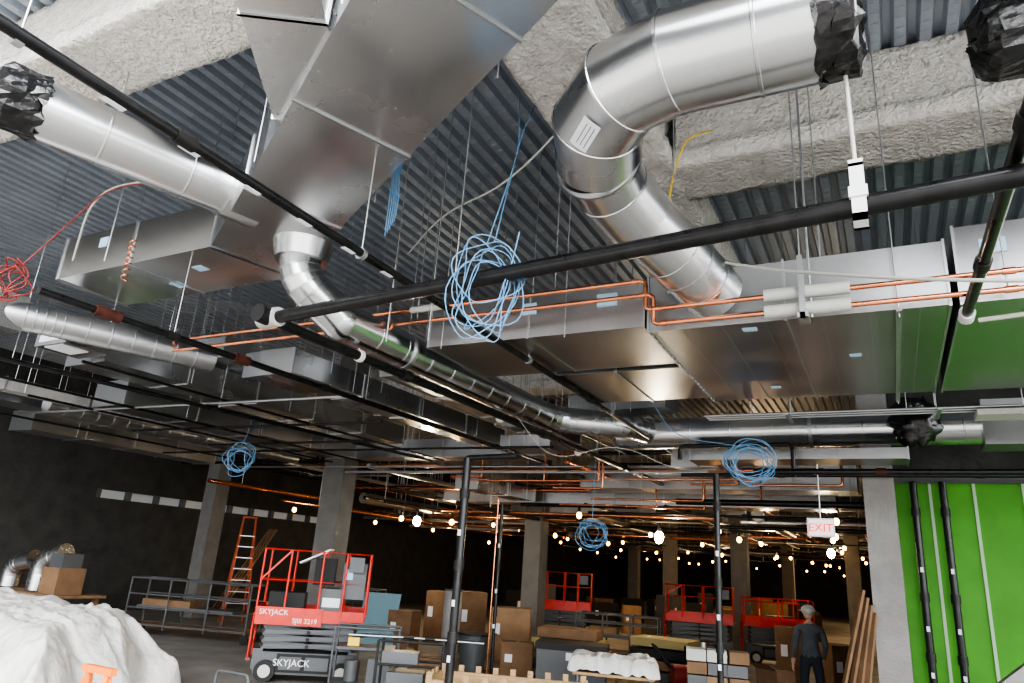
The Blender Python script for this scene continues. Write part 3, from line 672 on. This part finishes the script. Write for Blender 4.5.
b=MB(Matrix.Translation((-.9,.2,0))); b.add([(-10.5,14.0,0),(-9.7,14.4,0),(-9.8,14.7,1.25),(-10.6,14.3,1.25),(-10.52,14.04,0),(-9.72,14.44,0),(-9.82,14.74,1.25),(-10.62,14.34,1.25)],[[0,1,2,3],[7,6,5,4],[0,1,5,4],[1,2,6,5],[2,3,7,6],[3,0,4,7]],LBLUE); b.obj("leaning_insulation_board")
b=MB(Matrix.Translation((-7.6,9.8,0))@Matrix.Rotation(.6,4,'Z')); b.box(-.5,.5,-.3,.3,.15,.2,GREY)
for sx in(-.5,.5):
    for sy in(-.3,.3): b.cyl((sx,sy,0),(sx,sy,1.0),.02,GREY,8)
for sy in(-.3,.3): b.cyl((-.5,sy,1.0),(.5,sy,1.0),.02,GREY,8)
b.cyl((-.2,0,.2),(-.2,0,.5),.12,GREY,14); b.box(.05,.4,-.2,.2,.2,.55,GREY); b.box(-.45,.45,-.27,.27,.68,.72,GREY); b.box(-.3,-.12,-.1,.08,.72,.84,YEL); b.cyl((-.25,0,.84),(.0,0,.88),.03,DGREY,8); b.obj("tool_cart")
b=MB(Matrix.Translation((-6.1,8.9,0))@Matrix.Rotation(.5,4,'Z'))
for sx in(-.45,.45):
    for sy in(-.25,.25): b.cyl((sx,sy,0),(sx,sy,1.0),.02,DGREY,8)
for zz in(.3,.7,1.0):
    for sy in(-.25,.25): b.cyl((-.45,sy,zz),(.45,sy,zz),.018,DGREY,8)
b.box(-.4,.4,-.22,.22,.3,.33,GREY); b.box(-.3,.2,-.2,.2,.33,.6,GREY); b.box(-.4,.1,-.15,.15,.7,.85,GREY)
for k in range(5): b.cyl((-.9+.1*k,-.1+.05*k,1.03),(.8+.05*k,.12-.05*k,1.03),.014,BLK if k%2 else STRUT,8)
b.obj("tool_cart")
b=MB(); b.tube(fillet([(-8.2,7.4,0),(-8.2,7.4,.5),(-7.6,7.4,.5),(-7.6,7.4,0)],.08,4),.02,GREY,8); b.obj("pipe_stand")

b=MB(); b.obox((-.1,10.9,0),(3.6,10.9,3.2),.2,.3,COLB); b.obj("diagonal_brace")
b=MB(); b.box(-.97,-.67,10.48,10.52,2.76,2.96,EXITP); b.box(-.99,-.65,10.49,10.54,2.74,2.98,WHITE); b.cyl((-.82,10.5,2.98),(-.82,10.5,3.7),.01,STRUT,6)
ex=b.obj("exit_sign"); text_part("EXIT",.15,Matrix.Translation((-.82,10.475,2.805))@Matrix.Rotation(math.pi/2,4,'X'),REDT,ex,"lettering")

# ------------------------------------------------------------------ bulbs
rnd=random.Random(11); b=MB()
for x0 in(-15.5,-11.8,-8.9,-5.6,-3.3,-1.5,-.5):
    y=14+rnd.uniform(0,3)
    while y<58:
        z=3.1+rnd.uniform(-.15,.3); x=x0+rnd.uniform(-.5,.5); b.ball((x,y,z),.06,BULB,(1,1,1.2),8,6); b.cyl((x,y,z+.06),(x,y,z+.16),.03,DGREY,8); y+=rnd.uniform(3.0,5.5)
for (x,y,z) in ((-11.1,15.8,3.05),(-4.5,15.6,2.9),(-1.5,22,3.0)):
    b.ball((x,y,z),.1,BULBW,(1,1,1.3),10,8); b.cyl((x,y,z+.1),(x,y,z+.3),.04,DGREY,8)
b.obj("temporary_string_lights")
def plight(x,y,z,e,col=(1,.75,.45),rd=.08):
    L=bpy.data.lights.new("work_light",'POINT'); L.energy=e; L.color=col; L.shadow_soft_size=rd; o=bpy.data.objects.new("work_light",L); o.location=(x,y,z); bpy.context.collection.objects.link(o)
for q in ((-11.1,15.8,2.8),(-4.5,15.6,2.65),(-1.5,22,2.75)): plight(*q,80,(1,.84,.6))
for q in ((-9,24,3),(-4,28,3),(-14,22,3),(-7,38,3),(-2,36,3),(-2,50,3),(-10,50,3)): plight(*q,200,(1,.68,.36))

# ------------------------------------------------------------------ worker
def skin_mesh(name,verts,edges,rads,parent,matfn,root=0,sub=2):
    me=bpy.data.meshes.new(name); me.from_pydata(verts,edges,[]); o=bpy.data.objects.new(name,me); bpy.context.collection.objects.link(o)
    md=o.modifiers.new("skin","SKIN"); 
    for i,rr in enumerate(rads):
        sv=me.skin_vertices[0].data[i]; sv.radius=rr if isinstance(rr,tuple) else (rr,rr); sv.use_root=(i==root)
    sb=o.modifiers.new("sub","SUBSURF"); sb.levels=sub; sb.render_levels=sub
    dg=bpy.context.evaluated_depsgraph_get(); dg.update(); m2=bpy.data.meshes.new_from_object(o.evaluated_get(dg)); bpy.data.objects.remove(o)
    mats,fn=matfn; m2.materials.clear()
    for M in mats: m2.materials.append(M)
    for pl in m2.polygons: pl.material_index=fn(pl.center); pl.use_smooth=True
    o=bpy.data.objects.new(name,m2); bpy.context.collection.objects.link(o); o.parent=parent; return o
wk=bpy.data.objects.new("construction_worker",None); bpy.context.collection.objects.link(wk)
V=[(0,0,.95),(0,0,1.12),(0,.01,1.3),(0,.02,1.42),(0,.02,1.5),(0,.01,1.56),
 (.1,0,.9),(.12,-.02,.5),(.12,.03,.1),(.13,-.13,.04),
 (-.1,0,.9),(-.13,.06,.5),(-.14,.12,.1),(-.14,-.04,.04),
 (.19,.01,1.4),(.26,.03,1.13),(.27,-.08,.88),(.27,-.11,.80),
 (-.19,.01,1.4),(-.26,.0,1.13),(-.25,-.14,.93),(-.245,-.18,.86)]
E=[(0,1),(1,2),(2,3),(3,4),(4,5),(0,6),(6,7),(7,8),(8,9),(0,10),(10,11),(11,12),(12,13),(3,14),(14,15),(15,16),(16,17),(3,18),(18,19),(19,20),(20,21)]
RD=[(.16,.12),(.15,.11),(.17,.12),(.12,.09),.055,.05,(.1,.1),.075,.055,.045,(.1,.1),.075,.055,.045,.07,.055,.04,.03,.07,.055,.04,.03]
def wm(cn):
    if cn.z<.12: return 3
    if cn.z<.96 and abs(cn.x)<.21: return 1
    if cn.z>1.48 : return 2
    if cn.z<.9: return 2
    return 0
skin_mesh("body",V,E,RD,wk,([SHIRT,PANTS,SKIN,BOOT],wm))
hb=MB(); hb.ball((0,-.01,1.645),.1,SKIN,(.78,.95,1.15),18,14); hb.ball((0,-.105,1.635),.018,SKIN,(.8,1,1.4),8,6)
for sx in(-1,1): hb.ball((sx*.08,0,1.64),.025,SKIN,(.5,.8,1.2),8,6); hb.ball((sx*.03,-.095,1.665),.011,DGREY,(1,.6,.8),8,6)
hb.ball((0,-.095,1.595),.018,REDC,(1.3,.5,.35),8,6)
hb.ball((0,0,1.70),.125,WCAB,(.92,1.08,.72),18,10); hb.cyl((0,-.02,1.685),(0,-.02,1.695),.15,WCAB,20)
hb.obj("head",wk)
for sx,w in((1,Vector((.27,-.11,.80))),(-1,Vector((-.245,-.18,.86)))):
    fb=MB(); dn=Vector((0,-.25,-1)).normalized(); 
    fb.ball(w+dn*.03,.04,SKIN,(.55,.9,1.1),10,8)
    for k in range(4):
        o_=w+dn*.06+Vector((0,(-.03+.02*k),0)); L=(.065,.075,.07,.055)[k]; fb.tube([o_,o_+dn*L*.5,o_+dn*L*.9+Vector((-sx*.02,0,0))],[.009,.0085,.007],SKIN,8)
    o_=w+dn*.01+Vector((0,-.03,0)); fb.tube([o_,o_+Vector((-sx*.01,-.03,-.03)),o_+Vector((-sx*.015,-.035,-.055))],[.011,.01,.008],SKIN,8)
    fb.obj("hand",wk)
wk.matrix_world=Matrix.Translation((-1.4,14.1,0))@Matrix.Rotation(math.radians(200),4,'Z')

# ------------------------------------------------------------------ light
W=bpy.data.worlds.new("sky"); bpy.context.scene.world=W; W.use_nodes=True; nt=W.node_tree; bg=nt.nodes["Background"]; L=nt.links.new
tc=nt.nodes.new("ShaderNodeTexCoord"); vm=nt.nodes.new("ShaderNodeVectorMath"); vm.operation='DOT_PRODUCT'; vm.inputs[1].default_value=Vector((.6,-.45,.66)).normalized(); L(tc.outputs["Generated"],vm.inputs[0])
mr=nt.nodes.new("ShaderNodeMapRange"); mr.interpolation_type='SMOOTHSTEP'; mr.inputs[1].default_value=.2; mr.inputs[2].default_value=1; mr.inputs[3].default_value=.75; mr.inputs[4].default_value=8.5; L(vm.outputs["Value"],mr.inputs[0])
nz=nt.nodes.new("ShaderNodeTexNoise"); nz.inputs["Scale"].default_value=2.2; nz.inputs["Detail"].default_value=4; L(tc.outputs["Generated"],nz.inputs["Vector"])
mm=nt.nodes.new("ShaderNodeMapRange"); mm.inputs[1].default_value=.35; mm.inputs[2].default_value=.65; mm.inputs[3].default_value=.4; mm.inputs[4].default_value=1.5; L(nz.outputs["Fac"],mm.inputs[0])
mu=nt.nodes.new("ShaderNodeMath"); mu.operation='MULTIPLY'; L(mr.outputs[0],mu.inputs[0]); L(mm.outputs[0],mu.inputs[1]); L(mu.outputs[0],bg.inputs[1])
bg.inputs[0].default_value=(.96,.98,1,1)
sun=bpy.data.lights.new("sun",'SUN'); sun.energy=2.5; sun.angle=math.radians(30); sun.color=(1,.98,.95); so=bpy.data.objects.new("sun",sun); bpy.context.collection.objects.link(so)
so.rotation_euler=Vector((-.7,1,-.9)).to_track_quat('-Z','Y').to_euler()
sc=bpy.context.scene; sc.view_settings.view_transform='AgX'; sc.view_settings.look='AgX - High Contrast'; sc.view_settings.exposure=0.1
